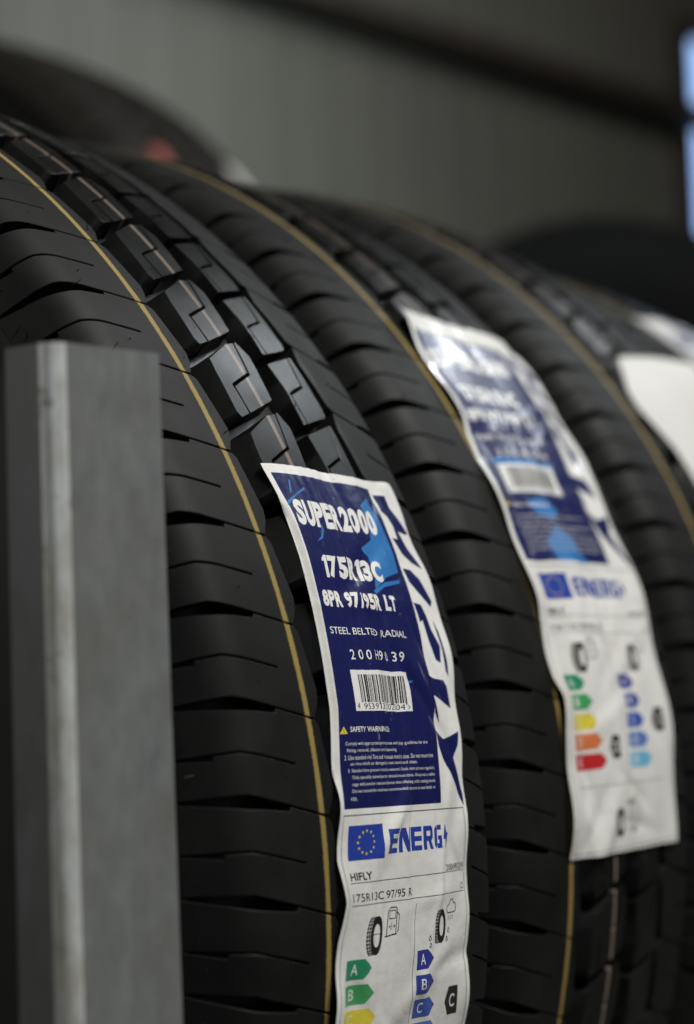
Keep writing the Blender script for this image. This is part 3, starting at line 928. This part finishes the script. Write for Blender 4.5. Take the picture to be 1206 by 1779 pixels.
def rough_mat(name, c0, c1, sc, rough):
    m, nt, b = mat(name)
    nt.links.new(mix(nt, ramp(nt, noise(nt, sc, 5), [(0.35, 0.0), (0.65, 1.0)]), c0, c1), b.inputs['Base Color'])
    b.inputs['Roughness'].default_value = rough
    return m


WALLM = rough_mat('painted wall sheet', (0.092, 0.088, 0.072), (0.104, 0.099, 0.081), 3.0, 0.6)
FLOORM = rough_mat('concrete floor', (0.05, 0.048, 0.043), (0.085, 0.08, 0.07), 9.0, 0.85)
BEAMM = rough_mat('brown painted steel', (0.030, 0.022, 0.016), (0.042, 0.031, 0.023), 20.0, 0.5)

bm = bmesh.new()
vs = [bm.verts.new(p) for p in ((-8, -8, -.3005), (12, -8, -.3005), (12, 8, -.3005), (-8, 8, -.3005))]
bm.faces.new(vs)
tag(done(bm, 'floor', FLOORM), 'dark concrete floor under the tyres', 'floor', None, 'structure')

wd = Vector((0.990, -0.141, 0)).normalized(); wn = Vector((wd.y, -wd.x, 0))   # wn faces the room
wp = Vector((1.99, .911, 0)) - wn * 0.05
bm = bmesh.new()
ribs = []
x = -4.0
top, bot = [], []
while x < 7.0:
    for dx, dd in ((0, 0), (.075, 0), (.08, .0015), (.095, .0015), (.10, 0)):
        p = wp + wd * (x + dx) + wn * dd
        bot.append(bm.verts.new((p.x, p.y, -.30))); top.append(bm.verts.new((p.x, p.y, 3.2)))
    x += .10
for i in range(len(bot) - 1):
    if (bot[i].co - bot[i + 1].co).length > 1e-6: bm.faces.new((bot[i], bot[i + 1], top[i + 1], top[i]))
b2 = []
tag(done(bm, 'wall', WALLM), 'grey ribbed sheet wall behind the tyres', 'wall', None, 'structure')

bm = bmesh.new()
bc = Vector((1.99, .911, .972)) + wd * 1.4
box(bm, bc, 10.0, .05, .034, wd)
tag(done(bm, 'wall_beam', BEAMM, None, .006), 'dark brown steel beam running along the grey wall', 'beam')

# bright window in the wall, at the right
wm, nt, bs = mat('daylight through window')
em = nd(nt, 'ShaderNodeEmission'); em.inputs[0].default_value = (0.36, 0.56, 1.0, 1); em.inputs[1].default_value = 1.9
nt.links.new(em.outputs[0], nt.nodes['Material Output'].inputs[0])
c = wp + wn * 0.012
wx = 0.985
win = bpy.data.objects.new('window', None); COL.objects.link(win); win.location = c + wd * (wx + .3) + Vector((0, 0, .78))
tag(win, 'tall bright blue window crossed by the dark beam at the right edge', 'window')
bm = bmesh.new(); box(bm, (0, 0, .17), .6, .008, .35, wd); done(bm, 'pane', wm, win)
bm = bmesh.new(); box(bm, (0, 0, .36), .66, .03, .03, wd); box(bm, (0, 0, -.02), .66, .03, .03, wd)
box(bm, Vector((0, 0, .17)) + wd * -.3155, .03, .026, .349, wd); box(bm, Vector((0, 0, .17)) + wd * .3155, .03, .026, .349, wd)
done(bm, 'window_frame', BEAMM, win)

# tyres of the back row, standing higher on a rack
B1_ = tyre((0.85, 0.70, 0.24), (1, 0, 0), 2.0, 'large dark tyre on the back rack, behind the nearest tyre, with a red sticker', 1.3, 'tyres on the back rack')
B2_ = tyre((2.10, 0.62, 0.255), (1, 0, 0), 4.0, 'almost black tyre on the back rack, below the bright window', 1.3, 'tyres on the back rack')

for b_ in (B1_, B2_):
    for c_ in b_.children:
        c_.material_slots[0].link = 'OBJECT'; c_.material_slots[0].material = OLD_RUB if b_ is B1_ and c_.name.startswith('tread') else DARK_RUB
REDM = plain('red sticker', (0.36, 0.09, 0.07), 0.5)


def patch(root, name, m, d0, d1, s0, s1):
    n = 8; V = []
    for h in (.5, .2):
        for i in range(n):
            for j in range(n):
                V.append(tuple(to3(np.array(d0 + (d1 - d0) * i / (n - 1)), np.array(s0 + (s1 - s0) * j / (n - 1)), h)))
    F = []; N = n * n
    for i in range(n - 1):
        for j in range(n - 1):
            k = i * n + j; F.append((k, k + 1, k + n + 1, k + n)); F.append((N + k, N + k + n, N + k + n + 1, N + k + 1))
    return put(name, mesh_np(name, V, F, [m], None, None, 60), root)


patch(B1_, 'sticker', REDM, 34, 39.0, -4, 9)
patch(B1_, 'sticker', PAPER, 35, 40.0, 82, 98)

rack = bpy.data.objects.new('tyre_rack', None); COL.objects.link(rack); rack.location = (1.6, .68, -.3)
tag(rack, 'low brown steel rack carrying the back row of tyres', 'rack')
for yy in (-.28, .28):
    bm = bmesh.new(); box(bm, (0, yy, .245), 3.0, .04, .04); done(bm, 'rail', BEAMM, rack, .004)
for xx in (-1.4, 0.0, 1.4):
    for yy in (-.28, .28):
        bm = bmesh.new(); box(bm, (xx, yy, .1125), .04, .04, .225); done(bm, 'leg', BEAMM, rack, .004)
